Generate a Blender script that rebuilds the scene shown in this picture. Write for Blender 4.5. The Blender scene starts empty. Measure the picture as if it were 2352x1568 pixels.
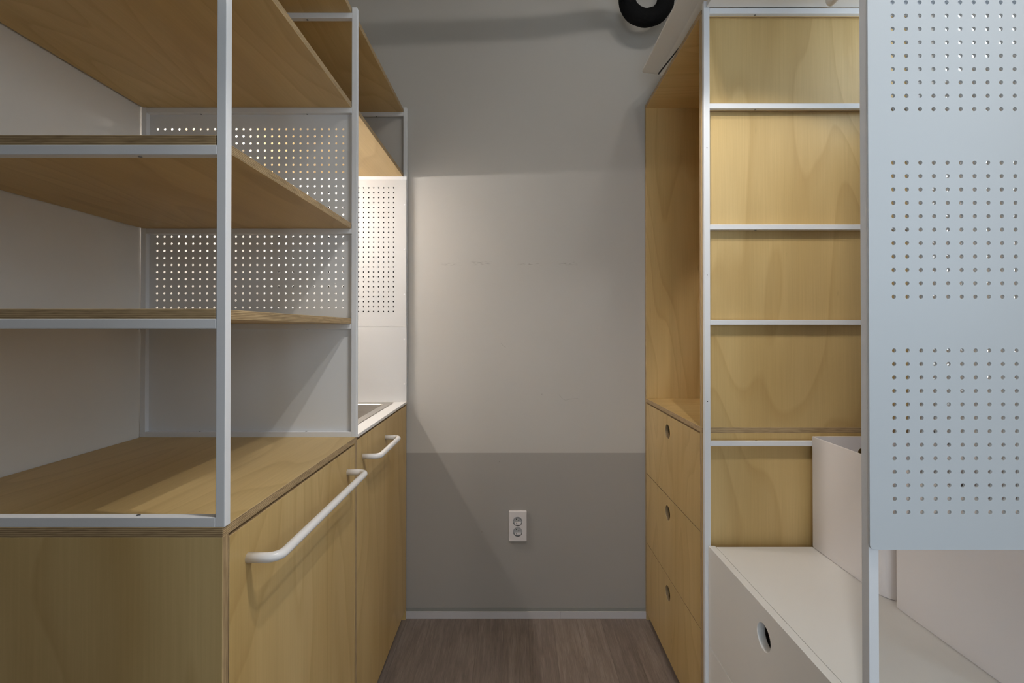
import bpy, bmesh, math
from mathutils import Vector, Matrix

S = bpy.context.scene
COL = S.collection
PI = math.pi

# ------------------------------------------------------------------ camera
cam_d = bpy.data.cameras.new('camera')
cam = bpy.data.objects.new('camera', cam_d)
COL.objects.link(cam)
cam.location = (0, 0, 1.15)
cam.rotation_euler = (math.radians(90.35), 0, 0)
cam_d.sensor_width = 36
cam_d.lens = 36 * 1095 / 2352
cam_d.shift_x = -0.0021
cam_d.shift_y = -0.01475
cam_d.clip_start = 0.02
S.camera = cam

# ------------------------------------------------------------------ world, exposure
S.view_settings.view_transform = 'Standard'
S.view_settings.look = 'None'
S.view_settings.gamma = 1
S.view_settings.exposure = 0.23
S.view_settings.use_curve_mapping = False
W = bpy.data.worlds.new('daylight')
S.world = W
W.use_nodes = True
wb = W.node_tree.nodes['Background']
wb.inputs[0].default_value = (0.78, 0.90, 1.0, 1)
wb.inputs[1].default_value = 3.3
S.cycles.max_bounces = 10
S.cycles.diffuse_bounces = 6
S.cycles.sample_clamp_indirect = 6

CEIL = 2.70
WALL_L, WALL_R, WALL_B = -1.015, 1.125, 1.911
WIN_R = (0.74, 1.29, 0.95, 2.35)      # y0 y1 z0 z1 of the window in the right wall
WIN_S = (-0.80, 0.18, 1.15, 2.30)     # y0 y1 z0 z1 of the window beside the camera
SIDE_X = 1.45
WIN_F = (-0.50, 0.42, 0.08, 1.95)      # x0 x1 z0 z1 of the window behind the camera
FRONT_Y = -1.3


def area(name, loc, rot, sx, sy, power, color, portal=False, shape='RECTANGLE'):
    l = bpy.data.lights.new(name, 'AREA')
    l.shape = shape
    l.size = sx
    if shape in ('RECTANGLE', 'ELLIPSE'):
        l.size_y = sy
    l.energy = power
    l.color = color
    if portal:
        l.cycles.is_portal = True
    o = bpy.data.objects.new(name, l)
    COL.objects.link(o)
    o.location = loc
    o.rotation_euler = rot
    return o


area('daylight_front', ((WIN_F[0] + WIN_F[1]) / 2, FRONT_Y - 0.06, (WIN_F[2] + WIN_F[3]) / 2), (PI / 2, 0, 0),
     WIN_F[1] - WIN_F[0], WIN_F[3] - WIN_F[2], 1, (1, 1, 1), True)
area('daylight_side', (SIDE_X + 0.06, (WIN_S[0] + WIN_S[1]) / 2, (WIN_S[2] + WIN_S[3]) / 2), (PI / 2, 0, PI / 2),
     WIN_S[1] - WIN_S[0], WIN_S[3] - WIN_S[2], 1, (1, 1, 1), True)
area('daylight_right', (WALL_R + 0.06, (WIN_R[0] + WIN_R[1]) / 2, (WIN_R[2] + WIN_R[3]) / 2), (PI / 2, 0, PI / 2),
     WIN_R[1] - WIN_R[0], WIN_R[3] - WIN_R[2], 1, (1, 1, 1), True)
CEILING_LAMPS = [(0.38, 0.50), (0.64, 0.50)]
CEILING_GLOW = 60.0
DOWN_POWER = 21.0
CEILING_COLOR = (1.0, 0.955, 0.90)
SPOT_POWER = 17.0
SINK_GLOW = 290.0
SINK_COLOR = (1.0, 0.94, 0.875)


# ------------------------------------------------------------------ materials
class NT:
    def __init__(s, name):
        s.m = bpy.data.materials.new(name)
        s.m.use_nodes = True
        s.t = s.m.node_tree
        s.p = s.t.nodes['Principled BSDF']

    def n(s, kind, **kw):
        nd = s.t.nodes.new(kind)
        for k, v in kw.items():
            setattr(nd, k, v)
        return nd

    def l(s, a, b):
        s.t.links.new(a, b)

    def coord(s, scale=(1, 1, 1), which='Object', loc=(0, 0, 0)):
        tc = s.n('ShaderNodeTexCoord')
        mp = s.n('ShaderNodeMapping')
        mp.inputs['Scale'].default_value = scale
        mp.inputs['Location'].default_value = loc
        s.l(tc.outputs[which], mp.inputs['Vector'])
        return mp.outputs[0]

    def noise(s, vec, scale, detail=3, rough=0.5, dist=0):
        nz = s.n('ShaderNodeTexNoise')
        nz.inputs['Scale'].default_value = scale
        nz.inputs['Detail'].default_value = detail
        nz.inputs['Roughness'].default_value = rough
        nz.inputs['Distortion'].default_value = dist
        s.l(vec, nz.inputs['Vector'])
        return nz.outputs[0]

    def ramp(s, fac, stops):
        r = s.n('ShaderNodeValToRGB')
        e = r.color_ramp.elements
        while len(e) < len(stops):
            e.new(0.5)
        for i, (p, c) in enumerate(stops):
            e[i].position = p
            e[i].color = tuple(c) + (1,) if len(c) == 3 else c
        s.l(fac, r.inputs[0])
        return r.outputs[0]

    def mix(s, fac, a, b, mode='MIX'):
        m = s.n('ShaderNodeMix', data_type='RGBA', blend_type=mode)
        for sock, v in ((m.inputs[0], fac), (m.inputs[6], a), (m.inputs[7], b)):
            if isinstance(v, bpy.types.NodeSocket):
                s.l(v, sock)
            elif isinstance(v, (int, float)):
                sock.default_value = v
            else:
                sock.default_value = tuple(v) + (1,)
        return m.outputs[2]

    def math(s, op, a, b=None, c=None, clamp=False):
        m = s.n('ShaderNodeMath', operation=op)
        m.use_clamp = clamp
        for i, v in enumerate((a, b, c)):
            if v is None:
                continue
            if isinstance(v, bpy.types.NodeSocket):
                s.l(v, m.inputs[i])
            else:
                m.inputs[i].default_value = v
        return m.outputs[0]

    def bump(s, h, strength=0.1, dist=0.001):
        b = s.n('ShaderNodeBump')
        b.inputs['Strength'].default_value = strength
        b.inputs['Distance'].default_value = dist
        s.l(h, b.inputs['Height'])
        s.l(b.outputs[0], s.p.inputs['Normal'])


def plain(name, color, rough=0.5, metal=0.0, spec=0.5, mottle=0.03, bump=0.0):
    k = NT(name)
    v = k.coord()
    nz = k.noise(v, 9, 3)
    c = k.mix(nz, [x * (1 - mottle) for x in color], [min(1, x * (1 + mottle)) for x in color])
    k.l(c, k.p.inputs['Base Color'])
    k.p.inputs['Roughness'].default_value = rough
    k.p.inputs['Metallic'].default_value = metal
    k.p.inputs['Specular IOR Level'].default_value = spec
    if bump:
        k.bump(k.noise(v, 300, 2), bump, 0.001)
    return k.m


BIRCH_HI = (0.655, 0.482, 0.232)
BIRCH_LO = (0.555, 0.382, 0.155)


def birch(name, axis, seed=0.0, tint=1.0):
    """rotary-cut birch veneer; grain runs along axis (0 x, 1 y, 2 z)"""
    k = NT(name)
    sc = [5.0, 5.0, 5.0]
    sc[axis] = 1.1
    v = k.coord(tuple(sc), loc=(seed, seed * 1.7, seed * 0.6))
    warp = k.noise(v, 1.0, 2, 0.5)
    sc5 = [3.4, 3.4, 3.4]
    sc5[axis] = 0.75
    topo = k.noise(k.coord(tuple(sc5), loc=(seed * 1.3, seed, seed * 2.1)), 1.0, 1.6, 0.45, 0.25)
    cont = k.math('FRACT', k.math('MULTIPLY', topo, 15.0))
    sc2 = [230.0, 230.0, 230.0]
    sc2[axis] = 5.0
    fine = k.noise(k.coord(tuple(sc2), loc=(seed,) * 3), 1.0, 3, 0.6)
    sc3 = [26.0, 26.0, 26.0]
    sc3[axis] = 1.6
    streak = k.noise(k.coord(tuple(sc3), loc=(seed * 3,) * 3), 1.0, 3, 0.55)
    lo = [x * tint for x in BIRCH_LO]
    hi = [x * tint for x in BIRCH_HI]
    c = k.mix(k.ramp(warp, [(0.3, (0, 0, 0)), (0.7, (1, 1, 1))]), lo, hi)
    ring = k.ramp(cont, [(0.0, (1.03, 1.03, 1.03)), (0.70, (0.985, 0.98, 0.97)), (0.93, (0.90, 0.865, 0.81)), (1.0, (1.02, 1.02, 1.02))])
    c = k.mix(0.85, c, ring, 'MULTIPLY')
    c = k.mix(1.0, c, k.ramp(streak, [(0.25, (0.95, 0.94, 0.92)), (0.75, (1.03, 1.03, 1.02))]), 'MULTIPLY')
    c = k.mix(1.0, c, k.ramp(fine, [(0.3, (0.95, 0.94, 0.92)), (0.7, (1.03, 1.03, 1.03))]), 'MULTIPLY')
    # small dark pin flecks
    sc4 = [70.0, 70.0, 70.0]
    sc4[axis] = 14.0
    vo = k.n('ShaderNodeTexVoronoi')
    vo.inputs['Scale'].default_value = 0.28
    k.l(k.coord(tuple(sc4), loc=(seed * 5,) * 3), vo.inputs['Vector'])
    fl = k.ramp(vo.outputs['Distance'], [(0.0, (1, 1, 1)), (0.05, (0.7, 0.7, 0.7)), (0.085, (0, 0, 0))])
    gate = k.ramp(k.noise(k.coord((3, 3, 3), loc=(seed * 2,) * 3), 3.0, 1), [(0.58, (0, 0, 0)), (0.66, (1, 1, 1))])
    f = k.math('MULTIPLY', fl, gate)
    f = k.math('MULTIPLY', f, 0.55)
    c = k.mix(f, c, [x * 0.35 for x in BIRCH_LO])
    k.l(c, k.p.inputs['Base Color'])
    k.p.inputs['Roughness'].default_value = 0.42
    k.p.inputs['Specular IOR Level'].default_value = 0.4
    k.bump(fine, 0.05, 0.0005)
    return k.m


def ply_edge(name, axis, layers=11):
    """cut edge of birch plywood: veneers stacked along the board's own thickness axis"""
    k = NT(name)
    tc = k.n('ShaderNodeTexCoord')
    sep = k.n('ShaderNodeSeparateXYZ')
    k.l(tc.outputs['Generated'], sep.inputs[0])
    t = k.math('MULTIPLY', sep.outputs[axis], float(layers))
    wob = k.noise(k.coord((1, 1, 1)), 12, 2)
    t = k.math('ADD', t, k.math('MULTIPLY', k.math('SUBTRACT', wob, 0.5), 0.35))
    fr = k.math('FRACT', k.math('MULTIPLY', t, 0.5))
    band = k.ramp(fr, [(0.0, (0.30, 0.19, 0.09)), (0.05, (0.66, 0.50, 0.30)), (0.45, (0.60, 0.44, 0.25)),
                       (0.50, (0.27, 0.17, 0.08)), (0.56, (0.40, 0.275, 0.145)), (0.94, (0.36, 0.24, 0.12))])
    sc = [30.0, 30.0, 30.0]
    sc[axis] = 420.0
    dark = k.ramp(k.noise(k.coord(tuple(sc)), 1.0, 2), [(0.30, (0.50, 0.46, 0.40)), (0.55, (0.86, 0.84, 0.80))])
    c = k.mix(0.8, band, dark, 'MULTIPLY')
    k.l(c, k.p.inputs['Base Color'])
    k.p.inputs['Roughness'].default_value = 0.55
    return k.m


BX, BY, BZ = birch('birch_grain_across', 0, 2.3), birch('birch_grain_deep', 1, 5.1), birch('birch_grain_upright', 2, 0.4)
BZ2 = birch('birch_grain_upright_door', 2, 7.7, 0.97)
BZ3 = birch('birch_grain_upright_drawer', 2, 11.3, 0.93)
EDGE = [ply_edge('plywood_edge_upright_layers', 0), ply_edge('plywood_edge_side_layers', 1), ply_edge('plywood_edge_flat_layers', 2)]
M_STEEL = plain('white_powder_coated_steel', (0.78, 0.79, 0.82), 0.38, bump=0.05, mottle=0.01)
M_PANEL = plain('white_coated_sheet_metal', (0.76, 0.77, 0.79), 0.45, mottle=0.01)
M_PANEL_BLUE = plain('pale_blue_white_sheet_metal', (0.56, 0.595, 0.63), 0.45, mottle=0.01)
M_SHADED_PANEL = plain('shaded_white_sheet_metal', (0.50, 0.48, 0.47), 0.5, mottle=0.02)  # white panel with its shade put into the colour
M_LAM = plain('white_laminate', (0.83, 0.81, 0.785), 0.42, mottle=0.015)
M_SPLASH = plain('white_splash_sheet', (0.60, 0.598, 0.60), 0.4, mottle=0.01)
M_SOLID = plain('white_worktop', (0.78, 0.765, 0.75), 0.3, mottle=0.01)
M_HANDLE = plain('white_enamel', (0.82, 0.80, 0.80), 0.22, mottle=0.0)
M_BOX = plain('white_plastic', (0.80, 0.765, 0.775), 0.4, mottle=0.01)
M_SCREW = plain('zinc_screw', (0.30, 0.31, 0.33), 0.35, 0.9)
M_DARK = plain('dark_gap', (0.03, 0.028, 0.025), 0.8)
M_AC = plain('cream_plastic', (0.76, 0.735, 0.68), 0.4, mottle=0.01)
M_SOCK = plain('outlet_plastic', (0.74, 0.70, 0.70), 0.35, mottle=0.0)
M_SOCK2 = plain('outlet_well_plastic', (0.52, 0.51, 0.51), 0.4, mottle=0.0)
M_BASE = plain('baseboard_paint', (0.56, 0.54, 0.56), 0.5)
M_HOLE_SHADE = plain('hole_shade', (0.07, 0.065, 0.06), 0.8)  # stands in for the shade behind the sink pegboard
M_TRIM = plain('grey_trim', (0.26, 0.26, 0.24), 0.6)
M_CEIL = plain('ceiling_paint', (0.60, 0.57, 0.48), 0.8)


def m_sink():
    k = NT('brushed_stainless_steel')
    v = k.coord((8, 90, 90))
    nz = k.noise(v, 2.0, 3)
    k.l(k.mix(nz, (0.44, 0.41, 0.37), (0.58, 0.56, 0.53)), k.p.inputs['Base Color'])
    k.p.inputs['Metallic'].default_value = 0.85
    k.p.inputs['Roughness'].default_value = 0.42
    k.bump(nz, 0.05, 0.0005)
    return k.m


M_SINK = m_sink()


def m_foam():
    k = NT('black_foam_insulation')
    k.p.inputs['Base Color'].default_value = (0.006, 0.006, 0.0065, 1)
    k.p.inputs['Specular IOR Level'].default_value = 0.15
    k.p.inputs['Roughness'].default_value = 0.85
    v = k.coord((1, 1, 1))
    k.bump(k.math('ADD', k.noise(v, 60, 4), k.noise(v, 14, 2)), 0.7, 0.004)
    return k.m


M_FOAM = m_foam()


def seg_mask(k, x, z, a, b, w):
    """1 on the line from a to b (x, z), 0 beyond w"""
    ax, az = a
    dx, dz = b[0] - ax, b[1] - az
    L2 = dx * dx + dz * dz
    px = k.math('SUBTRACT', x, ax)
    pz = k.math('SUBTRACT', z, az)
    t = k.math('ADD', k.math('MULTIPLY', px, dx / L2), k.math('MULTIPLY', pz, dz / L2), clamp=True)
    ex = k.math('SUBTRACT', px, k.math('MULTIPLY', t, dx))
    ez = k.math('SUBTRACT', pz, k.math('MULTIPLY', t, dz))
    d = k.math('SQRT', k.math('ADD', k.math('MULTIPLY', ex, ex), k.math('MULTIPLY', ez, ez)))
    return k.math('SUBTRACT', 1.0, k.math('DIVIDE', d, w), clamp=True)


def m_wall(name, marks):
    k = NT(name)
    tc = k.n('ShaderNodeTexCoord')
    sep = k.n('ShaderNodeSeparateXYZ')
    k.l(tc.outputs['Object'], sep.inputs[0])
    x, z = sep.outputs[0], sep.outputs[2]
    v = k.coord()
    soft = k.noise(v, 1.6, 3)
    up = k.mix(soft, (0.51, 0.49, 0.46), (0.545, 0.52, 0.49))
    lowc = k.mix(soft, (0.355, 0.335, 0.312), (0.378, 0.355, 0.332))
    c = k.mix(k.math('GREATER_THAN', z, 0.656), lowc, up)
    if marks:
        tot = None
        nz = k.ramp(k.noise(k.coord((60, 60, 330)), 1.0, 3, 0.7), [(0.52, (0, 0, 0)), (0.62, (1, 1, 1))])
        for cx, cz, hx, hz in ((-0.254, 1.411, 0.045, 0.008), (-0.133, 1.4135, 0.05, 0.011), (0.216, 1.413, 0.05, 0.010), (0.06, 1.411, 0.06, 0.006)):
            ex = k.math('DIVIDE', k.math('ABSOLUTE', k.math('SUBTRACT', x, cx)), hx)
            ez = k.math('DIVIDE', k.math('ABSOLUTE', k.math('SUBTRACT', z, cz)), hz)
            m = k.math('SUBTRACT', 1.0, k.math('MAXIMUM', ex, ez), clamp=True)
            tot = m if tot is None else k.math('MAXIMUM', tot, m)
        f = k.math('MULTIPLY', k.math('MULTIPLY', tot, nz), 0.8)
        c = k.mix(f, c, (0.26, 0.24, 0.215))
        ln = None
        for a, b in (((0.180, 0.888), (0.193, 0.872)), ((0.193, 0.872), (0.205, 0.866)), ((0.205, 0.866), (0.228, 0.871)),
                     ((0.228, 0.871), (0.255, 0.873)), ((-0.052, 1.094), (-0.045, 1.084)), ((-0.045, 1.084), (-0.034, 1.077))):
            m = seg_mask(k, x, z, a, b, 0.0014)
            ln = m if ln is None else k.math('MAXIMUM', ln, m)
        c = k.mix(k.math('MULTIPLY', ln, 0.45), c, (0.25, 0.235, 0.21))
        sp = None
        for cx, cz in ((0.150, 0.359), (-0.06, 0.62), (0.11, 0.89), (-0.13, 0.34)):
            m = seg_mask(k, x, z, (cx, cz), (cx + 0.002, cz), 0.0022)
            sp = m if sp is None else k.math('MAXIMUM', sp, m)
        c = k.mix(k.math('MULTIPLY', sp, 0.6), c, (0.2, 0.17, 0.15))
    k.l(c, k.p.inputs['Base Color'])
    k.p.inputs['Roughness'].default_value = 0.7
    k.p.inputs['Specular IOR Level'].default_value = 0.3
    k.bump(k.noise(v, 160, 3), 0.06, 0.001)
    return k.m


M_WALL = m_wall('two_tone_wall_paint', True)
M_DIM = plain('bounce_cutting_dark_grey', (0.13, 0.13, 0.13), 0.7)  # dark colour given to unseen walls to cut bounced light
M_WALL2 = plain('grey_wall_paint', (0.74, 0.71, 0.67), 0.7, spec=0.3)


def m_floor():
    k = NT('grey_brown_wood_laminate')
    tc = k.n('ShaderNodeTexCoord')
    sep = k.n('ShaderNodeSeparateXYZ')
    k.l(tc.outputs['Object'], sep.inputs[0])
    pw = 0.096
    u = k.math('DIVIDE', k.math('ADD', sep.outputs[0], 0.041), pw)
    idx = k.math('FLOOR', u)
    fr = k.math('FRACT', u)
    wn = k.n('ShaderNodeTexWhiteNoise', noise_dimensions='1D')
    k.l(idx, wn.inputs['W'])
    cmb = k.n('ShaderNodeCombineXYZ')
    k.l(k.math('MULTIPLY', sep.outputs[0], 60.0), cmb.inputs[0])
    k.l(k.math('ADD', k.math('MULTIPLY', sep.outputs[1], 5.0), k.math('MULTIPLY', wn.outputs[0], 40.0)), cmb.inputs[1])
    k.l(idx, cmb.inputs[2])
    g = k.noise(cmb.outputs[0], 1.0, 5, 0.65, 0.8)
    cm2 = k.n('ShaderNodeCombineXYZ')
    k.l(k.math('MULTIPLY', sep.outputs[0], 420.0), cm2.inputs[0])
    k.l(k.math('MULTIPLY', sep.outputs[1], 16.0), cm2.inputs[1])
    k.l(idx, cm2.inputs[2])
    f = k.noise(cm2.outputs[0], 1.0, 3, 0.6)
    c = k.ramp(g, [(0.3, (0.175, 0.135, 0.112)), (0.55, (0.235, 0.188, 0.160)), (0.75, (0.30, 0.245, 0.212))])
    c = k.mix(1.0, c, k.ramp(f, [(0.35, (0.86, 0.86, 0.86)), (0.65, (1.12, 1.12, 1.12))]), 'MULTIPLY')
    tone = k.ramp(wn.outputs[0], [(0.0, (0.88, 0.87, 0.87)), (1.0, (1.08, 1.07, 1.06))])
    c = k.mix(1.0, c, tone, 'MULTIPLY')
    e = k.math('MINIMUM', fr, k.math('SUBTRACT', 1.0, fr))
    seam = k.math('SUBTRACT', 1.0, k.math('DIVIDE', e, 0.012), clamp=True)
    c = k.mix(k.math('MULTIPLY', seam, 0.55), c, (0.07, 0.05, 0.04))
    k.l(c, k.p.inputs['Base Color'])
    k.p.inputs['Roughness'].default_value = 0.5
    k.bump(k.math('SUBTRACT', f, k.math('MULTIPLY', seam, 2.0)), 0.15, 0.0008)
    return k.m


M_FLOOR = m_floor()


def m_emit(name, color, strength):
    k = NT(name)
    k.p.inputs['Base Color'].default_value = (0.8, 0.8, 0.8, 1)
    k.p.inputs['Emission Color'].default_value = tuple(color) + (1,)
    k.p.inputs['Emission Strength'].default_value = strength
    return k.m


M_TUBE = m_emit('lit_lamp_globe', CEILING_COLOR, CEILING_GLOW)
M_LED = m_emit('lit_led_diffuser', SINK_COLOR, SINK_GLOW)


def m_glass():
    m = bpy.data.materials.new('window_glass')
    m.use_nodes = True
    t = m.node_tree
    t.nodes.clear()
    o = t.nodes.new('ShaderNodeOutputMaterial')
    a = t.nodes.new('ShaderNodeBsdfTransparent')
    b = t.nodes.new('ShaderNodeBsdfGlossy')
    b.inputs['Roughness'].default_value = 0.02
    mx = t.nodes.new('ShaderNodeMixShader')
    mx.inputs[0].default_value = 0.06
    t.links.new(a.outputs[0], mx.inputs[1])
    t.links.new(b.outputs[0], mx.inputs[2])
    t.links.new(mx.outputs[0], o.inputs[0])
    return m


M_GLASS = m_glass()


# ------------------------------------------------------------------ object helpers
def thing(name, label, cat, loc, group=None):
    o = bpy.data.objects.new(name, None)
    o.empty_display_size = 0.05
    COL.objects.link(o)
    o.location = loc
    o['label'] = label
    o['category'] = cat
    if group:
        o['group'] = group
    return o


def base_of(parent):
    v = Vector((0, 0, 0))
    p = parent
    while p is not None:
        v += p.location
        p = p.parent
    return v


def link(name, verts, faces, mats, parent=None, fmat=None, smooth=False, kind=None, label=None, bevel=0.0):
    """verts in world coordinates; the mesh is stored relative to its parent's base"""
    off = base_of(parent)
    me = bpy.data.meshes.new(name)
    me.from_pydata([tuple(Vector(v) - off) for v in verts], [], faces)
    for m in (mats if isinstance(mats, (list, tuple)) else [mats]):
        me.materials.append(m)
    if fmat:
        for p, i in zip(me.polygons, fmat):
            p.material_index = i
    if smooth:
        for p in me.polygons:
            p.use_smooth = True
    me.update()
    o = bpy.data.objects.new(name, me)
    COL.objects.link(o)
    if parent:
        o.parent = parent
    if kind:
        o['kind'] = kind
    if label:
        o['label'] = label
    if bevel:
        b = o.modifiers.new('bevel', 'BEVEL')
        b.width = bevel
        b.segments = 2
        b.limit_method = 'ANGLE'
    return o


BOXF = [(0, 3, 2, 1), (4, 5, 6, 7), (0, 1, 5, 4), (2, 3, 7, 6), (1, 2, 6, 5), (3, 0, 4, 7)]  # -z +z -y +y +x -x
BOXAX = [2, 2, 1, 1, 0, 0]


def bverts(x0, x1, y0, y1, z0, z1):
    return [(x0, y0, z0), (x1, y0, z0), (x1, y1, z0), (x0, y1, z0), (x0, y0, z1), (x1, y0, z1), (x1, y1, z1), (x0, y1, z1)]


def box(name, b, mat, parent=None, bevel=0.0008, **kw):
    return link(name, bverts(*b), BOXF, mat, parent, bevel=bevel, **kw)


def board(name, b, face, parent, ax, bevel=0.0006, **kw):
    """plywood board: veneer on the two faces across axis ax, layered edges on the other four"""
    return link(name, bverts(*b), BOXF, [face, EDGE[ax]], parent, fmat=[0 if a == ax else 1 for a in BOXAX], bevel=bevel, **kw)


def cut(o, cutters):
    """cut holes, then bake the result into the mesh"""
    for c in cutters:
        m = o.modifiers.new('cut', 'BOOLEAN')
        m.object = c
        m.operation = 'DIFFERENCE'
        m.solver = 'EXACT'
    # the bevel stays live: move the cuts before it
    bev = [m for m in o.modifiers if m.type == 'BEVEL']
    bw = [(m.width, m.segments) for m in bev]
    for m in bev:
        o.modifiers.remove(m)
    bpy.context.view_layer.update()
    dg = bpy.context.evaluated_depsgraph_get()
    me = bpy.data.meshes.new_from_object(o.evaluated_get(dg))
    old = o.data
    me.name = old.name
    o.modifiers.clear()
    o.data = me
    bpy.data.meshes.remove(old)
    for w, sg in bw:
        b = o.modifiers.new('bevel', 'BEVEL')
        b.width, b.segments, b.limit_method = w, sg, 'ANGLE'
        b.angle_limit = math.radians(50)
    for c in cutters:
        me = c.data
        bpy.data.objects.remove(c)
        bpy.data.meshes.remove(me)


def cyl_verts(c, ax, r, h, n=32):
    """cylinder centred at c along axis ax"""
    vs, fs = [], []
    u, v = [(1, 2), (2, 0), (0, 1)][ax]
    for s in (-0.5, 0.5):
        for i in range(n):
            a = 2 * PI * i / n
            p = list(c)
            p[u] += r * math.cos(a)
            p[v] += r * math.sin(a)
            p[ax] += s * h
            vs.append(tuple(p))
    fs.append(tuple(range(n - 1, -1, -1)))
    fs.append(tuple(range(n, 2 * n)))
    for i in range(n):
        j = (i + 1) % n
        fs.append((i, j, n + j, n + i))
    return vs, fs


def cyl(name, c, ax, r, h, mat, parent=None, n=32, **kw):
    v, f = cyl_verts(c, ax, r, h, n)
    return link(name, v, f, mat, parent, **kw)


def cutter(c, ax, r, h, n=40):
    v, f = cyl_verts(c, ax, r, h, n)
    return link('cut', v, f, M_DARK)


def boxcutter(b):
    return link('cut', bverts(*b), BOXF, M_DARK)


def smooth_path(pts, radius, n=8):
    """polyline with rounded corners"""
    pts = [Vector(p) for p in pts]
    out = [pts[0]]
    for i in range(1, len(pts) - 1):
        a, b, c = pts[i - 1], pts[i], pts[i + 1]
        d1, d2 = (a - b).normalized(), (c - b).normalized()
        ang = d1.angle(d2)
        t = min(radius / math.tan(ang / 2), (a - b).length * 0.49, (c - b).length * 0.49)
        p1, p2 = b + d1 * t, b + d2 * t
        r = t * math.tan(ang / 2)
        cen = b + (d1 + d2).normalized() * (r / math.sin(ang / 2))
        v1, v2 = p1 - cen, p2 - cen
        tot = v1.angle(v2)
        ax = v1.cross(v2).normalized()
        for q in range(n + 1):
            out.append(cen + Matrix.Rotation(tot * q / n, 3, ax) @ v1)
    out.append(pts[-1])
    return out


def tube(name, path, r, mat, parent=None, n=20, rfun=None, **kw):
    vs, fs = [], []
    path = [Vector(p) for p in path]
    ref = None
    for i, p in enumerate(path):
        t = (path[min(i + 1, len(path) - 1)] - path[max(i - 1, 0)]).normalized()
        if ref is None:
            ref = Vector((0, 0, 1)) if abs(t.z) < 0.9 else Vector((1, 0, 0))
        u = (ref - t * ref.dot(t)).normalized()
        ref = u
        w = t.cross(u)
        for j in range(n):
            a = 2 * PI * j / n
            rr = r if rfun is None else r * rfun(i, j, p)
            vs.append(p + (u * math.cos(a) + w * math.sin(a)) * rr)
    m = len(path)
    for i in range(m - 1):
        for j in range(n):
            k = (j + 1) % n
            fs.append((i * n + j, i * n + k, (i + 1) * n + k, (i + 1) * n + j))
    fs.append(tuple(range(n - 1, -1, -1)))
    fs.append(tuple((m - 1) * n + j for j in range(n)))
    o = link(name, [tuple(v) for v in vs], fs, mat, parent, smooth=True, **kw)
    for pl in o.data.polygons[-2:]:
        pl.use_smooth = False
    return o


def perforated(name, u0, u1, v0, v1, w0, w1, us, vs_, pitch, dia, plane, mat, parent, corner=0.0, N=12, flat_rows=(), **kw):
    """perforated sheet. plane 'xz': u = x, v = z, w = y ; plane 'yz': u = y, v = z, w = x.
    us, vs_: hole centres. real holes with walls."""
    def P(u, v, w):
        return (u, w, v) if plane == 'xz' else (w, u, v)
    h = pitch / 2
    def cells(a, b, cs):
        out = []
        cur = a
        for c in cs:
            if c - h > cur + 1e-6:
                out.append((cur, c - h, None))
            out.append((c - h, c + h, c))
            cur = c + h
        out.append((cur, b, None))
        return out
    CU, CV = cells(u0, u1, us), cells(v0, v1, vs_)
    V, F = [], []
    def add(*ps):
        n0 = len(V)
        V.extend(ps)
        return list(range(n0, n0 + len(ps)))
    r = dia / 2
    last = len(CV) - 1
    for iu, (a, b, cu) in enumerate(CU):
        for iv, (c, d, cv) in enumerate(CV):
            if cu is None or cv is None:
                if corner and iu == 0 and iv in (0, last):
                    pts = []
                    if iv == 0:
                        pts = [(a + corner - corner * math.cos(t), c + corner - corner * math.sin(t)) for t in [PI / 2 * q / 6 for q in range(7)]]
                        pts += [(b, c), (b, d), (a, d)]
                    else:
                        pts = [(a, c), (b, c), (b, d)] + [(a + corner - corner * math.sin(t), d - corner + corner * math.cos(t)) for t in [PI / 2 * q / 6 for q in range(7)]]
                else:
                    pts = [(a, c), (b, c), (b, d), (a, d)]
                f = add(*[P(x, y, w0) for x, y in pts])
                g = add(*[P(x, y, w1) for x, y in pts])
                F.append(tuple(f))
                F.append(tuple(reversed(g)))
                # outer rim where this cell touches the border
                n = len(pts)
                for i in range(n):
                    p, q = pts[i], pts[(i + 1) % n]
                    mid = ((p[0] + q[0]) / 2, (p[1] + q[1]) / 2)
                    e = 1e-6
                    onb = (p[0] <= u0 + e and q[0] <= u0 + e) or (p[0] >= u1 - e and q[0] >= u1 - e) or \
                          (p[1] <= v0 + e and q[1] <= v0 + e) or (p[1] >= v1 - e and q[1] >= v1 - e)
                    if not onb and corner and iu == 0 and iv in (0, last):
                        onb = abs(p[0] - q[0]) > e and abs(p[1] - q[1]) > e
                    if onb:
                        F.append((f[i], g[i], g[(i + 1) % n], f[(i + 1) % n]))
            else:
                inner, outer = [], []
                for q in range(N):
                    t = 2 * PI * (q + 0.5) / N
                    cx, sx = math.cos(t), math.sin(t)
                    inner.append((cu + r * cx, cv + r * sx))
                    m = max(abs(cx), abs(sx))
                    outer.append((cu + h * cx / m, cv + h * sx / m))
                corners = [(cu + h, cv + h), (cu - h, cv + h), (cu - h, cv - h), (cu + h, cv - h)]
                fi = add(*[P(x, y, w0) for x, y in inner])
                gi = add(*[P(x, y, w1) for x, y in inner])
                fo = add(*[P(x, y, w0) for x, y in outer])
                go = add(*[P(x, y, w1) for x, y in outer])
                fc = add(*[P(x, y, w0) for x, y in corners])
                gc = add(*[P(x, y, w1) for x, y in corners])
                for q in range(N):
                    k = (q + 1) % N
                    t0, t1 = 360 * (q + 0.5) / N, 360 * (q + 1.5) / N
                    ci = [i for i, cdeg in enumerate((45, 135, 225, 315)) if t0 < cdeg < t1]
                    if ci:
                        F.append((fi[q], fo[q], fc[ci[0]], fo[k], fi[k]))
                        F.append((gi[k], go[k], gc[ci[0]], go[q], gi[q]))
                    else:
                        F.append((fi[q], fo[q], fo[k], fi[k]))
                        F.append((gi[k], go[k], go[q], gi[q]))
                    F.append((fi[q], fi[k], gi[k], gi[q]))
    return link(name, V, F, mat, parent, **kw)


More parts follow.
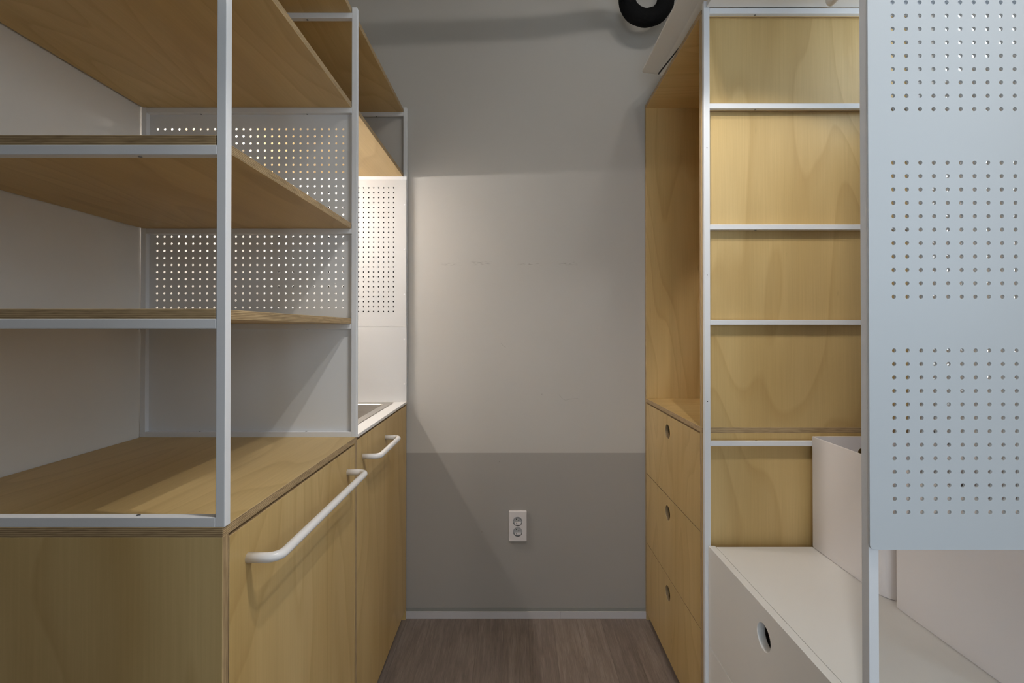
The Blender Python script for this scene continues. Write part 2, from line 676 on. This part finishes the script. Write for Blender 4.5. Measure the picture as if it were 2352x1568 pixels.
def screw(c, ax, parent, r=0.0028, h=0.0016, mat=None):
    return cyl('screw', c, ax, r, h, mat or M_SCREW, parent, n=12)


def structure(name, b, mat):
    return box(name, b, mat, None, bevel=0, kind='structure')


# ------------------------------------------------------------------ room shell
structure('floor', (WALL_L - 0.1, SIDE_X + 0.1, FRONT_Y - 0.1, WALL_B + 0.1, -0.05, 0.0), M_FLOOR)
structure('ceiling', (WALL_L - 0.1, SIDE_X + 0.1, FRONT_Y - 0.1, WALL_B + 0.1, CEIL, CEIL + 0.05), M_CEIL)
structure('wall_back', (WALL_L - 0.1, SIDE_X + 0.1, WALL_B, WALL_B + 0.1, 0, CEIL), M_WALL)
structure('wall_left', (WALL_L - 0.1, WALL_L, 0.60, WALL_B, 0, CEIL), M_WALL2)
structure('wall_left_dimmed', (WALL_L - 0.1, WALL_L, FRONT_Y, 0.60, 0, CEIL), M_DIM)  # unseen stretch, darkened to keep bounced light off the left cabinet
wr = structure('wall_right', (WALL_R, WALL_R + 0.08, 0.30, WALL_B, 0, CEIL), M_WALL2)
cut(wr, [boxcutter((WALL_R - 0.02, WALL_R + 0.1, WIN_R[0], WIN_R[1], WIN_R[2], WIN_R[3]))])
structure('wall_right_return', (WALL_R + 0.08, SIDE_X + 0.08, 0.30, 0.36, 0, CEIL), M_WALL2)
ws = structure('wall_right_side', (SIDE_X, SIDE_X + 0.08, FRONT_Y, 0.30, 0, CEIL), M_WALL2)
cut(ws, [boxcutter((SIDE_X - 0.02, SIDE_X + 0.1, WIN_S[0], WIN_S[1], WIN_S[2], WIN_S[3]))])
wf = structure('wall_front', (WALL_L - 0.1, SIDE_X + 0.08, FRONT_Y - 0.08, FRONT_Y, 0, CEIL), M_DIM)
cut(wf, [boxcutter((WIN_F[0], WIN_F[1], FRONT_Y - 0.1, FRONT_Y + 0.02, WIN_F[2], WIN_F[3]))])
structure('wall_light_blocker', (WALL_L, -0.13, -0.34, -0.28, 0, CEIL), M_DIM)  # added unseen wall, only there to shade the left cabinet front


def window(name, axis, a0, a1, z0, z1, w0, w1):
    t = 0.028
    root = bpy.data.objects.new(name, None)
    COL.objects.link(root)
    root['kind'] = 'structure'
    mid = (a0 + a1) / 2
    bars = [(a0, a0 + t, z0, z1), (a1 - t, a1, z0, z1), (a0 + t, a1 - t, z0, z0 + t), (a0 + t, a1 - t, z1 - t, z1)]
    vs, fs = [], []
    for p, q, r, s in bars:
        n = len(vs)
        vs += bverts(p, q, w0, w1, r, s) if axis == 'x' else bverts(w0, w1, p, q, r, s)
        fs += [tuple(n + i for i in f) for f in BOXF]
    link('window_frame', vs, fs, M_LAM, root)
    wm = (w0 + w1) / 2
    if axis == 'x':
        link('window_pane', [(a0, wm, z0), (a1, wm, z0), (a1, wm, z1), (a0, wm, z1)], [(0, 1, 2, 3)], M_GLASS, root)
    else:
        link('window_pane', [(wm, a0, z0), (wm, a1, z0), (wm, a1, z1), (wm, a0, z1)], [(0, 1, 2, 3)], M_GLASS, root)


window('window_1', 'y', *WIN_R, WALL_R + 0.02, WALL_R + 0.05)
window('window_2', 'y', *WIN_S, SIDE_X + 0.02, SIDE_X + 0.05)
window('window_3', 'x', *WIN_F, FRONT_Y - 0.05, FRONT_Y - 0.02)
# baseboard in two lengths with the grey shadow trim above it
structure('baseboard_back', (-0.44, 0.183, 1.9015, 1.911, 0, 0.0262), M_BASE)
structure('baseboard_back.001', (0.1838, 0.54, 1.9018, 1.911, 0, 0.0262), M_BASE)
structure('trim_1', (-0.44, 0.54, 1.9075, 1.911, 0.0262, 0.0385), M_TRIM)

# ------------------------------------------------------------------ left base cabinet
XL, XF = -1.012, -0.4298     # wall end and front plane of the left units
T = 0.0147

lc = thing('base_cabinet', 'nearest birch plywood base cabinet on the left, wooden countertop and long white handle', 'cabinet', (-0.72, 1.0, 0))
board('side_panel', (XL, XF, 0.705, 0.705 + T, 0, 0.843), BZ, lc, 1)
board('side_panel', (XL, XF, 1.2895, 1.3042, 0, 0.843), BZ, lc, 1)
board('countertop', (XL, XF, 0.705, 1.3042, 0.843, 0.858), BY, lc, 2)
box('toe_kick', (-0.50, -0.488, 0.7197, 1.2895, 0, 0.09), BX, lc)
box('back_panel', (XL + 0.002, XL + 0.012, 0.7197, 1.2895, 0.09, 0.843), BZ, lc)
door = board('door', (XF - T, XF, 0.7222, 1.2868, 0.042, 0.8375), BZ2, lc, 0)


def pull(parent, y0, y1, z, x=XF, out=0.0495, r=0.0079, bend=0.021):
    p = smooth_path([(x - 0.001, y0, z), (x + out, y0, z), (x + out, y1, z), (x - 0.001, y1, z)], bend, 9)
    return tube('handle', p, r, M_HANDLE, parent, n=22, label='white tubular pull handle')


pull(door, 0.771, 1.2305, 0.782)

# ------------------------------------------------------------------ sink cabinet
sc = thing('sink_cabinet', 'rear birch plywood sink cabinet against the back wall, white worktop and short white handle', 'cabinet', (-0.72, 1.6, 0))
board('side_panel', (XL, XF - T - 0.001, 1.3060, 1.3200, 0, 0.8535), BZ, sc, 1)
board('side_panel', (XL, XF, 1.8925, 1.9065, 0, 0.8535), BZ, sc, 1)
box('toe_kick', (-0.50, -0.488, 1.32, 1.8925, 0, 0.09), BX, sc)
box('back_panel', (XL + 0.002, XL + 0.012, 1.32, 1.8925, 0.09, 0.8535), BZ, sc)
d2 = board('door', (XF - T, XF, 1.3075, 1.8905, 0.042, 0.8470), BZ3, sc, 0)
pull(d2, 1.357, 1.594, 0.789, out=0.0475)
wt = box('worktop', (XL, -0.4268, 1.3055, 1.9075, 0.8540, 0.8632), M_SOLID, sc, bevel=0.0015, label='glossy white worktop')
cut(wt, [boxcutter((-0.905, -0.492, 1.425, 1.84, 0.84, 0.88))])


def rrect(x0, x1, y0, y1, r, n=6):
    pts = []
    for cx, cy, a0 in ((x1 - r, y1 - r, 0), (x0 + r, y1 - r, 90), (x0 + r, y0 + r, 180), (x1 - r, y0 + r, 270)):
        for i in range(n + 1):
            a = math.radians(a0 + 90 * i / n)
            pts.append((cx + r * math.cos(a), cy + r * math.sin(a)))
    return pts


def loft(name, rings, mat, parent, close_last=True, **kw):
    vs, fs = [], []
    n = len(rings[0])
    for rg in rings:
        vs += rg
    for k in range(len(rings) - 1):
        for i in range(n):
            j = (i + 1) % n
            fs.append((k * n + i, k * n + j, (k + 1) * n + j, (k + 1) * n + i))
    if close_last:
        fs.append(tuple((len(rings) - 1) * n + i for i in range(n)))
    return link(name, vs, fs, mat, parent, **kw)


def R3(x0, x1, y0, y1, r, z):
    return [(a, b, z) for a, b in rrect(x0, x1, y0, y1, r)]


zt = 0.8632
rings = [R3(-0.931, -0.4695, 1.398, 1.868, 0.012, zt + 0.0002),
         R3(-0.930, -0.4705, 1.399, 1.867, 0.012, zt + 0.0022),
         R3(-0.912, -0.4965, 1.418, 1.822, 0.020, zt + 0.0022),
         R3(-0.910, -0.4985, 1.420, 1.820, 0.020, zt - 0.0005),
         R3(-0.904, -0.5035, 1.426, 1.814, 0.022, zt - 0.145),
         R3(-0.885, -0.5220, 1.445, 1.795, 0.030, zt - 0.160)]
sk = loft('sink_basin', rings, M_SINK, sc, label='stainless steel drop-in sink')
cyl('drain', (-0.70, 1.62, zt - 0.158), 2, 0.045, 0.003, M_SCREW, sk)

# ------------------------------------------------------------------ steel shelving rack over the left units
TB = 0.0145
rk = thing('shelf_rack', 'white steel frame shelving with plywood shelves standing on the left countertops', 'shelving', (-0.72, 1.3, 0.858))
LV = [0.8725, 1.1655, 1.4235, 1.7520, 2.0105]       # tops of the rails
XP = -0.4270                                        # corridor face of the posts


def frame(y0, zb, levels, ztop, screws, extra=()):
    y1 = y0 + TB
    box('post', (XP - 0.0140, XP, y0, y1, zb, ztop), M_STEEL, rk, bevel=0.001)
    box('post', (XL, XL + 0.0140, y0, y1, zb, ztop), M_STEEL, rk, bevel=0.001)
    for z in levels:
        r = box('rail', (XL + 0.014, XP - 0.0140, y0, y1, z - 0.0147, z), M_STEEL, rk, bevel=0.001)
        for sx in screws:
            if z < 0.9:
                screw((sx, y0 + 0.0075, z + 0.0004), 2, r)
            else:
                screw((sx, y0 + 0.0075, z - 0.0151), 2, r)


frame(0.705, 0.858, LV, 2.36, (-0.56, -0.88))
frame(1.2905, 0.858, LV, 2.0255, (-0.565, -0.855))
frame(1.8925, 0.8632, [1.16, 1.432, 1.758, 2.0145], 2.033, (-0.55, -0.88))
# plywood shelves: front bay, then sink bay
for z in LV[1:]:
    board('shelf_board', (XL + 0.004, -0.4425, 0.7055, 1.2975, z, z + 0.0148), BY, rk, 2)
for z in (1.758, 2.0145):
    board('shelf_board', (XL + 0.004, -0.4425, 1.2985, 1.9065, z, z + 0.0148), BY, rk, 2)
# infill sheets of the middle frame
yi0, yi1 = 1.3032, 1.3049
pu = [-0.9765 + 0.01955 * i for i in range(27)]
ix0, ix1 = XL + 0.014, XP - 0.0140


def shell_rim(name, x0, x1, z0, z1, y0, y1, parent):
    pass


perforated('pegboard_panel', ix0, ix1, LV[2], LV[3] - 0.0147, yi0, yi1, pu, [1.698 - 0.0195 * i for i in range(13)][::-1], 0.0195, 0.0062, 'xz', M_PANEL, rk,
           label='perforated white metal panel')
perforated('pegboard_panel', ix0, ix1, LV[1], LV[2] - 0.0147, yi0, yi1, pu, [1.4035 - 0.0194 * i for i in range(11)][::-1], 0.0194, 0.0062, 'xz', M_PANEL, rk,
           label='perforated white metal panel')
box('infill_panel', (ix0, ix1, yi0, yi1, LV[0], LV[1] - 0.0147), M_PANEL, rk, bevel=0, label='plain white metal panel')
# back sheets over the sink, screwed on the rear frame
yb0, yb1 = 1.8895, 1.8920
bp = perforated('pegboard_panel', -0.995, -0.4285, 1.1605, 1.7440, yb0, yb1, [-0.9735 + 0.0198 * i for i in range(26)],
                [1.7115 - 0.01965 * i for i in range(26)][::-1], 0.0196, 0.0062, 'xz', M_SPLASH, rk, label='perforated white metal splash panel')
for z in (1.644, 1.466, 1.288):
    screw((-0.4355, yb0, z), 1, bp, 0.0035, 0.0016, M_PANEL)
box('hole_shade_sheet', (-0.990, -0.442, 1.9010, 1.9040, 1.17, 1.73), M_HOLE_SHADE, rk, bevel=0, label='added dark sheet imitating shade in the holes of the perforated splash panel')  # dark sheet added so the holes look shaded
bp2 = box('splash_panel', (-0.995, -0.4265, yb0, yb1, 0.8634, 1.1595), M_SPLASH, rk, bevel=0.0005, label='plain white splash panel')
for z in (1.111, 0.934):
    screw((-0.4355, yb0, z), 1, bp2, 0.0035, 0.0016, M_SOLID)

# LED bar under the sink shelf
ll = thing('under_shelf_light', 'lit slim LED bar fixed under the plywood shelf above the sink', 'light', (-0.93, 1.62, 1.758))
box('light_housing', (-0.950, -0.918, 1.44, 1.66, 1.748, 1.7575), M_STEEL, ll)
box('light_diffuser', (-0.944, -0.924, 1.445, 1.655, 1.732, 1.748), M_LED, ll, bevel=0)

# ------------------------------------------------------------------ ceiling lamps
for i, (lx, ly) in enumerate(CEILING_LAMPS):
    t = thing('ceiling_lamp', ('left' if i == 0 else 'right') + ' round surface lamp of the pair on the ceiling above the aisle', 'lamp', (lx, ly, CEIL), 'round ceiling lamps')
    cyl('lamp_housing', (lx, ly, CEIL - 0.010), 2, 0.055, 0.020, M_STEEL, t)
    n, r = 20, 0.042
    rings = [[(lx + r * math.sin(p) * math.cos(2 * PI * j / n), ly + r * math.sin(p) * math.sin(2 * PI * j / n), CEIL - 0.052 + r * math.cos(p)) for j in range(n)]
             for p in [PI * (q + 0.5) / 12 for q in range(12)]]
    loft('lamp_globe', rings, M_TUBE, t, label='glowing round globe', smooth=True)
    dl = bpy.data.lights.new('downlight', 'SPOT')
    dl.energy = DOWN_POWER
    dl.color = CEILING_COLOR
    dl.spot_size = math.radians(104)
    dl.spot_blend = 0.45
    dl.shadow_soft_size = 0.012
    do = bpy.data.objects.new('downlight', dl)
    COL.objects.link(do)
    do.location = (lx, ly, CEIL - 0.120)

# added unseen lamp that brightens the right-hand shelving
sp_pos, sp_aim = Vector((0.12, 0.62, 2.20)), Vector((0.78, 1.33, 1.36))
sp_dir = (sp_aim - sp_pos).normalized()
st = thing('added_spotlight', 'added unseen lamp on a white ceiling stem, brightening the right-hand shelving', 'lamp', (sp_pos.x, sp_pos.y, CEIL))
cyl('ceiling_plate', (sp_pos.x, sp_pos.y, CEIL - 0.006), 2, 0.04, 0.012, M_STEEL, st)
tube('stem', [(sp_pos.x, sp_pos.y, CEIL - 0.012), (sp_pos.x, sp_pos.y, sp_pos.z + 0.01)], 0.007, M_STEEL, st, n=12)
hd = tube('lamp_head', [sp_pos - sp_dir * 0.06, sp_pos + sp_dir * 0.03], 0.032, M_STEEL, st, n=24)
sl = bpy.data.lights.new('spot', 'SPOT')
sl.energy = SPOT_POWER
sl.color = (1.0, 0.95, 0.88)
sl.spot_size = math.radians(40)
sl.spot_blend = 0.35
sl.shadow_soft_size = 0.028
so = bpy.data.objects.new('spot', sl)
COL.objects.link(so)
so.location = sp_pos + sp_dir * 0.065
so.rotation_euler = sp_dir.to_track_quat('-Z', 'Y').to_euler()

# ------------------------------------------------------------------ tall cabinet on the right
XR, XRB = 0.5240, 1.1180
TY = 1.3310
tc = thing('tall_cabinet', 'tall birch plywood cabinet at the right rear with an open niche over three drawers', 'cabinet', (0.82, 1.62, 0))
board('side_panel', (XR, XRB, TY, TY + T, 0, 0.861), BZ, tc, 1)
board('side_panel', (XR, XRB, TY, TY + T, 0.876, 2.0305), BZ, tc, 1)
board('side_panel', (XR, XRB, 1.8925, 1.9070, 0, 0.861), BZ, tc, 1)
board('side_panel', (XR, XRB, 1.8925, 1.9070, 0.876, 2.0305), BZ, tc, 1)
board('countertop', (XR, XRB, TY, 1.9070, 0.861, 0.876), BX, tc, 2)
board('top_panel', (XR, XRB, TY, 1.9070, 2.0305, 2.0455), BX, tc, 2)
box('back_panel', (XRB - 0.012, XRB, TY + T, 1.8925, 0.876, 2.0305), BZ, tc)
box('toe_kick', (0.575, 0.587, TY + T, 1.8925, 0, 0.09), BX, tc)
dy0, dy1 = TY + T + 0.0010, 1.8905
for z0, z1 in ((0.5822, 0.8562), (0.3090, 0.5792), (0.0310, 0.3060)):
    dr = board('drawer', (XR, XR + 0.0115, dy0, dy1, z0, z1), BZ3, tc, 0, label='birch plywood drawer front with a round finger hole')
    cut(dr, [cutter((XR, 1.6320, z1 - 0.0560), 0, 0.0243, 0.1)])
    for f in dr.data.polygons:
        if max(abs(c) for c in f.normal) < 0.9999 or (abs(f.normal.x) < 0.5 and f.area < 1e-4):
            f.material_index = 1
    # drawer box behind the front, seen dark through the finger hole
    inner = link('drawer_box', bverts(XR + 0.0115, 1.07, dy0 + 0.02, dy1 - 0.02, z0 + 0.02, z1 - 0.012), [BOXF[0], BOXF[1], BOXF[2], BOXF[3], BOXF[4]], BX, dr)

# ------------------------------------------------------------------ right steel rack
rr = thing('shelf_rack', 'white steel frame on the right with perforated panel, standing beside the tall cabinet', 'shelving', (0.82, 1.0, 0))
# far frame, screwed to the tall cabinet
FY0, FY1 = 1.3110, 1.3240
box('post', (0.5235, 0.5395, FY0, FY1, 0.0, 2.0565), M_STEEL, rr, bevel=0.001)
for z in (1.650, 1.300, 0.952):
    screw((0.5312, FY0, z), 1, rr, 0.0015, 0.0006, M_DARK)
box('post', (1.1045, 1.1190, FY0, FY1, 0.5545, 2.0370), M_STEEL, rr, bevel=0.001)
for z0, z1 in ((2.0215, 2.0370), (1.7585, 1.7730), (1.4245, 1.4390), (1.1620, 1.1760), (0.8290, 0.8425)):
    r = box('rail', (0.5395, 1.1045, FY0, FY1, z0, z1), M_STEEL, rr, bevel=0.001)
    screw((0.668, 1.3180, (z0 - 0.0003) if z0 > 1 else z1 + 0.0003), 2, r)
    if z0 > 1:
        board('shelf_cleat', (0.5400, 1.1180, FY1, TY - 0.0005, z0 - 0.0008, z1 - 0.003), BX, rr, 1)
board('edge_cleat', (XR + 0.0010, XR + 0.014, FY1, TY - 0.0005, 0.0, 2.0300), BZ, rr, 1)
# near frame
NY0, NY1 = 0.7050, 0.7200
box('post', (0.5230, 0.5378, NY0, NY1, 0.0, 2.40), M_STEEL, rr, bevel=0.001)
box('post', (1.1045, 1.1190, NY0, NY1, 0.0, 2.40), M_STEEL, rr, bevel=0.001)
for z0, z1 in ((0.8310, 0.8450), (1.6280, 1.6420), (2.0215, 2.0370)):
    box('rail', (0.5378, 1.1045, NY0, NY1, z0, z1), M_STEEL, rr, bevel=0.001)
# big perforated sheet on the near frame
s_ = 1560.0
u_first = (2053 - 1181) / s_
rows = []
z = 1.15 - (1175 - 756) / s_
step = 30.85 / s_
for k in range(75):
    zz = z + step * k
    if zz > 2.33:
        break
    rows.append(zz)
skip = {13, 14, 15, 27, 28, 29, 42, 43, 44}
rows_h = [v for k, v in enumerate(rows) if k not in skip]
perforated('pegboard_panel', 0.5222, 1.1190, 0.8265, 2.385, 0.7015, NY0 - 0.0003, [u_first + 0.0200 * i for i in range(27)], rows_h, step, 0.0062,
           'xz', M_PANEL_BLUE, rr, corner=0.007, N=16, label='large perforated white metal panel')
# perforated white sheet, greyed to imitate shade, along the wall side, open to the window above it
perforated('pegboard_panel', 0.7202, 1.3105, 0.60, 1.7800, 1.1020, 1.1040, [0.752 + 0.0200 * i for i in range(27)], [0.66 + 0.0200 * i for i in range(55)],
           0.0200, 0.0064, 'yz', M_SHADED_PANEL, rr, N=8, label='perforated white metal side panel, coloured grey as if in shade')
tb = box('top_board', (0.5300, 1.1180, 1.0450, 1.3100, 2.0375, 2.0525), M_LAM, rr, label='white laminate board')
tube('handle', smooth_path([(0.822, 1.240, 2.0385), (0.822, 1.240, 1.992), (0.822, 1.075, 1.992), (0.822, 1.075, 2.0385)], 0.021, 9), 0.0075, M_HANDLE, tb, n=20,
     label='white tubular pull handle')

# ------------------------------------------------------------------ white drawer bench
wbn = thing('drawer_bench', 'low white drawer cabinet under the storage boxes between the steel frames', 'cabinet', (0.82, 1.0, 0))
box('top_panel', (0.5535, 1.1010, 0.7210, 1.3095, 0.5400, 0.5545), M_LAM, wbn)
box('side_panel', (0.5515, 1.1010, 0.7210, 0.7360, 0.02, 0.54), M_LAM, wbn)
box('side_panel', (0.5515, 1.1010, 1.2950, 1.3095, 0.02, 0.54), M_LAM, wbn)
box('back_panel', (1.0890, 1.1010, 0.7360, 1.2950, 0.02, 0.54), M_LAM, wbn)
box('toe_kick', (0.60, 0.612, 0.736, 1.295, 0.0, 0.09), M_LAM, wbn)
for z0, z1 in ((0.2890, 0.5575), (0.0200, 0.2868)):
    dr = box('drawer', (0.5320, 0.5498, 0.7215, 1.3105, z0, z1), M_LAM, wbn, bevel=0.0012, label='white drawer front with a round finger hole')
    cut(dr, [cutter((0.54, 1.021, z1 - 0.0640), 0, 0.0272, 0.1)])
    link('drawer_box', bverts(0.5505, 1.07, 0.745, 1.287, z0 + 0.02, z1 - 0.02), [BOXF[0], BOXF[2], BOXF[3], BOXF[4]], M_LAM, dr)


# ------------------------------------------------------------------ storage boxes on the bench
def storage_box(label, x0, x1, y0, y1, z0, z1, hole, rnear=0.045):
    t = 0.0028
    root = thing('storage_box', label, 'box', ((x0 + x1) / 2, (y0 + y1) / 2, z0), 'white storage boxes on the bench')

    def ring(dx, z):
        pts = []
        rn, rf = rnear - dx, 0.006 - min(dx, 0.004)
        a0, a1, b0, b1 = x0 + dx, x1 - dx, y0 + dx, y1 - dx
        for cx, cy, r, s in ((a1 - rf, b1 - rf, rf, 0), (a0 + rf, b1 - rf, rf, 90), (a0 + rn, b0 + rn, rn, 180), (a1 - rn, b0 + rn, rn, 270)):
            for i in range(9):
                a = math.radians(s + 90 * i / 8)
                pts.append((cx + r * math.cos(a), cy + r * math.sin(a), z))
        return pts
    rings = [ring(0.004, z0), ring(0.0004, z0 + 0.002), ring(0, z0 + 0.004), ring(0, z1 - 0.0006), ring(0.0006, z1), ring(t - 0.0006, z1), ring(t, z1 - 0.0006), ring(t, z0 + 0.004)]
    n = len(rings[0])
    vs = [v for r in rings for v in r]
    fs = [tuple(range(n - 1, -1, -1))]
    for k in range(len(rings) - 1):
        for i in range(n):
            j = (i + 1) % n
            fs.append((k * n + i, k * n + j, (k + 1) * n + j, (k + 1) * n + i))
    fs.append(tuple((len(rings) - 1) * n + i for i in range(n)))
    o = link('box_body', vs, fs, M_BOX, root)
    if hole:
        cut(o, [cutter((hole[0], y1, hole[1]), 1, 0.0125, 0.03)])
    return root


storage_box('white open-top storage box against the tall cabinet, farther of the two', 0.8150, 1.0950, 1.0390, 1.3090, 0.5547, 0.857, (0.953, 0.813))
storage_box('white storage box behind the perforated panel, nearer of the two', 0.8165, 1.0950, 0.7240, 1.0250, 0.5547, 0.857, (0.953, 0.813), 0.02)

# ------------------------------------------------------------------ wall outlet
ot = thing('wall_outlet', 'white double power outlet on the dark lower part of the back wall', 'outlet', (0.0145, 1.911, 0.3655))
ox, oz = 0.0148, 0.3660
vs, fs = [], []
rg = []
for d, y in ((0, 1.911), (0, 1.9035), (0.0012, 1.9018), (0.003, 1.9012)):
    rg.append([(a, y, b) for a, b in rrect(ox - 0.0355 + d, ox + 0.0355 - d, oz - 0.060 + d, oz + 0.060 - d, 0.004)])
pl = loft('cover_plate', rg, M_SOCK, ot)
for f in pl.data.polygons:
    f.flip()
sock_c = [(0.0140, 0.3855), (0.0143, 0.3445)]
for sx, sz in sock_c:
    # well: a ring lip, a wall and a floor, standing in the plate
    n = 36
    rings = []
    for r, y in ((0.0194, 1.9009), (0.0186, 1.9009), (0.0183, 1.9011), (0.0180, 1.9011)):
        rings.append([(sx + r * math.cos(2 * PI * i / n), y, sz + r * math.sin(2 * PI * i / n)) for i in range(n)])
    vs, fs = [], []
    sck = None
    cy = cutter((sx, 1.9010, sz), 1, 0.0186, 0.0140, 36)
    cut(pl, [cy])
    sck = cyl('socket', (sx, 1.9081, sz), 1, 0.0184, 0.0010, M_SOCK2, ot, label='round grey socket well')
    for a in (0, 1):
        px = sx - 0.0048 if a == 0 else sx + 0.0042
        pz = sz + 0.0072 if a == 0 else sz + 0.0022
        cyl('pin_hole', (px, 1.9074, pz), 1, 0.0021, 0.0006, M_DARK, sck, n=14)
    box('shutter', (sx - 0.013, sx + 0.013, 1.9052, 1.9077, sz - 0.0155, sz - 0.0045), M_SOCK, sck, bevel=0.0015)
    box('earth_clip', (sx - 0.0062, sx - 0.0048, 1.9046, 1.9053, sz - 0.0115, sz - 0.0062), M_DARK, sck, bevel=0)

# ------------------------------------------------------------------ air conditioner on top of the tall cabinet
ac = thing('air_conditioner', 'cream air conditioner unit lying on top of the tall plywood cabinet', 'air conditioner', (0.68, 1.35, 2.0458))
prof = [(0.4725, 2.098), (0.530, 2.0895), (0.575, 2.072), (0.620, 2.0535), (0.880, 2.0535), (0.880, 2.255), (0.640, 2.255), (0.560, 2.190), (0.500, 2.130), (0.4755, 2.108), (0.4710, 2.103)]
def acbody(name, prof, y0, y1, mat, parent, ends=0.012):
    n = len(prof)
    cx = sum(p[0] for p in prof) / n
    cz = sum(p[1] for p in prof) / n
    vs = []
    for y, s in ((y0, 0.96), (y0 + ends, 1), (y1 - ends, 1), (y1 - ends * 0.3, 0.992), (y1, 0.965)):
        for px, pz in prof:
            vs.append((cx + (px - cx) * s, y, cz + (pz - cz) * s))
    fs = [tuple(range(n))]
    for k in range(4):
        for i in range(n):
            j = (i + 1) % n
            fs.append((k * n + j, k * n + i, (k + 1) * n + i, (k + 1) * n + j))
    fs.append(tuple(4 * n + i for i in range(n - 1, -1, -1)))
    return link(name, vs, fs, mat, parent)
cas = acbody('casing', prof, 1.12, 1.757, M_AC, ac)
# the vane sits slightly askew: its slot runs in under the cabinet's top edge
def prism(name, pts, z0, z1, mat, parent, dz=None):
    n = len(pts)
    dz = dz or [0] * n
    vs = [(x, y, z0 + d) for (x, y), d in zip(pts, dz)] + [(x, y, z1 + d) for (x, y), d in zip(pts, dz)]
    fs = [tuple(range(n - 1, -1, -1)), tuple(range(n, 2 * n))] + [(i, (i + 1) % n, n + (i + 1) % n, n + i) for i in range(n)]
    return link(name, vs, fs, mat, parent)


prism('air_slot', [(0.5285, 1.742), (0.5305, 1.742), (0.5625, 1.42), (0.5605, 1.42)], 2.0835, 2.0900, M_DARK, ac, [0, 0, -0.006, -0.006])
prism('air_vane', [(0.5312, 1.738), (0.5640, 1.738), (0.5950, 1.42), (0.5632, 1.42)], 2.0800, 2.0840, M_AC, ac, [0, -0.014, -0.019, -0.007])

# ------------------------------------------------------------------ insulated pipe under the ceiling
pts = [(-1.014, 1.50, 2.402), (-0.3, 1.50, 2.425), (0.20, 1.50, 2.445), (0.36, 1.60, 2.45), (0.427, 1.74, 2.45)]
pth = smooth_path(pts, 0.14, 8)
cxp, czp, rp = 0.5020, 2.408, 0.0740
arc = [Vector((cxp - rp * math.cos(a), 1.803 + 0.004 * math.sin(a), czp - rp * math.sin(a))) for a in [PI * q / 22 for q in range(23)]]
full = pth[:-1] + arc + [Vector((0.590, 1.795, 2.43)), Vector((0.62, 1.780, 2.6995))]
# resample densely for the wrapped foam look
dense = [full[0]]
for a, b in zip(full, full[1:]):
    L = (b - a).length
    m = max(1, int(L / 0.012))
    for q in range(1, m + 1):
        dense.append(a.lerp(b, q / m))


def wrap(i, j, p):
    s = i * 0.55 + j * 2 * PI / 24
    w = (s / (2 * PI)) % 1.0
    return 1.0 + 0.05 * (w - 0.5) + 0.025 * math.sin(i * 1.3) * math.cos(j * 0.9 + i * 0.2)


po = tube('insulated_pipe', dense, 0.0325, M_FOAM, None, n=24, rfun=wrap)
po['label'] = 'black foam insulated pipe looping down under the ceiling beside the air conditioner'
po['category'] = 'pipe'
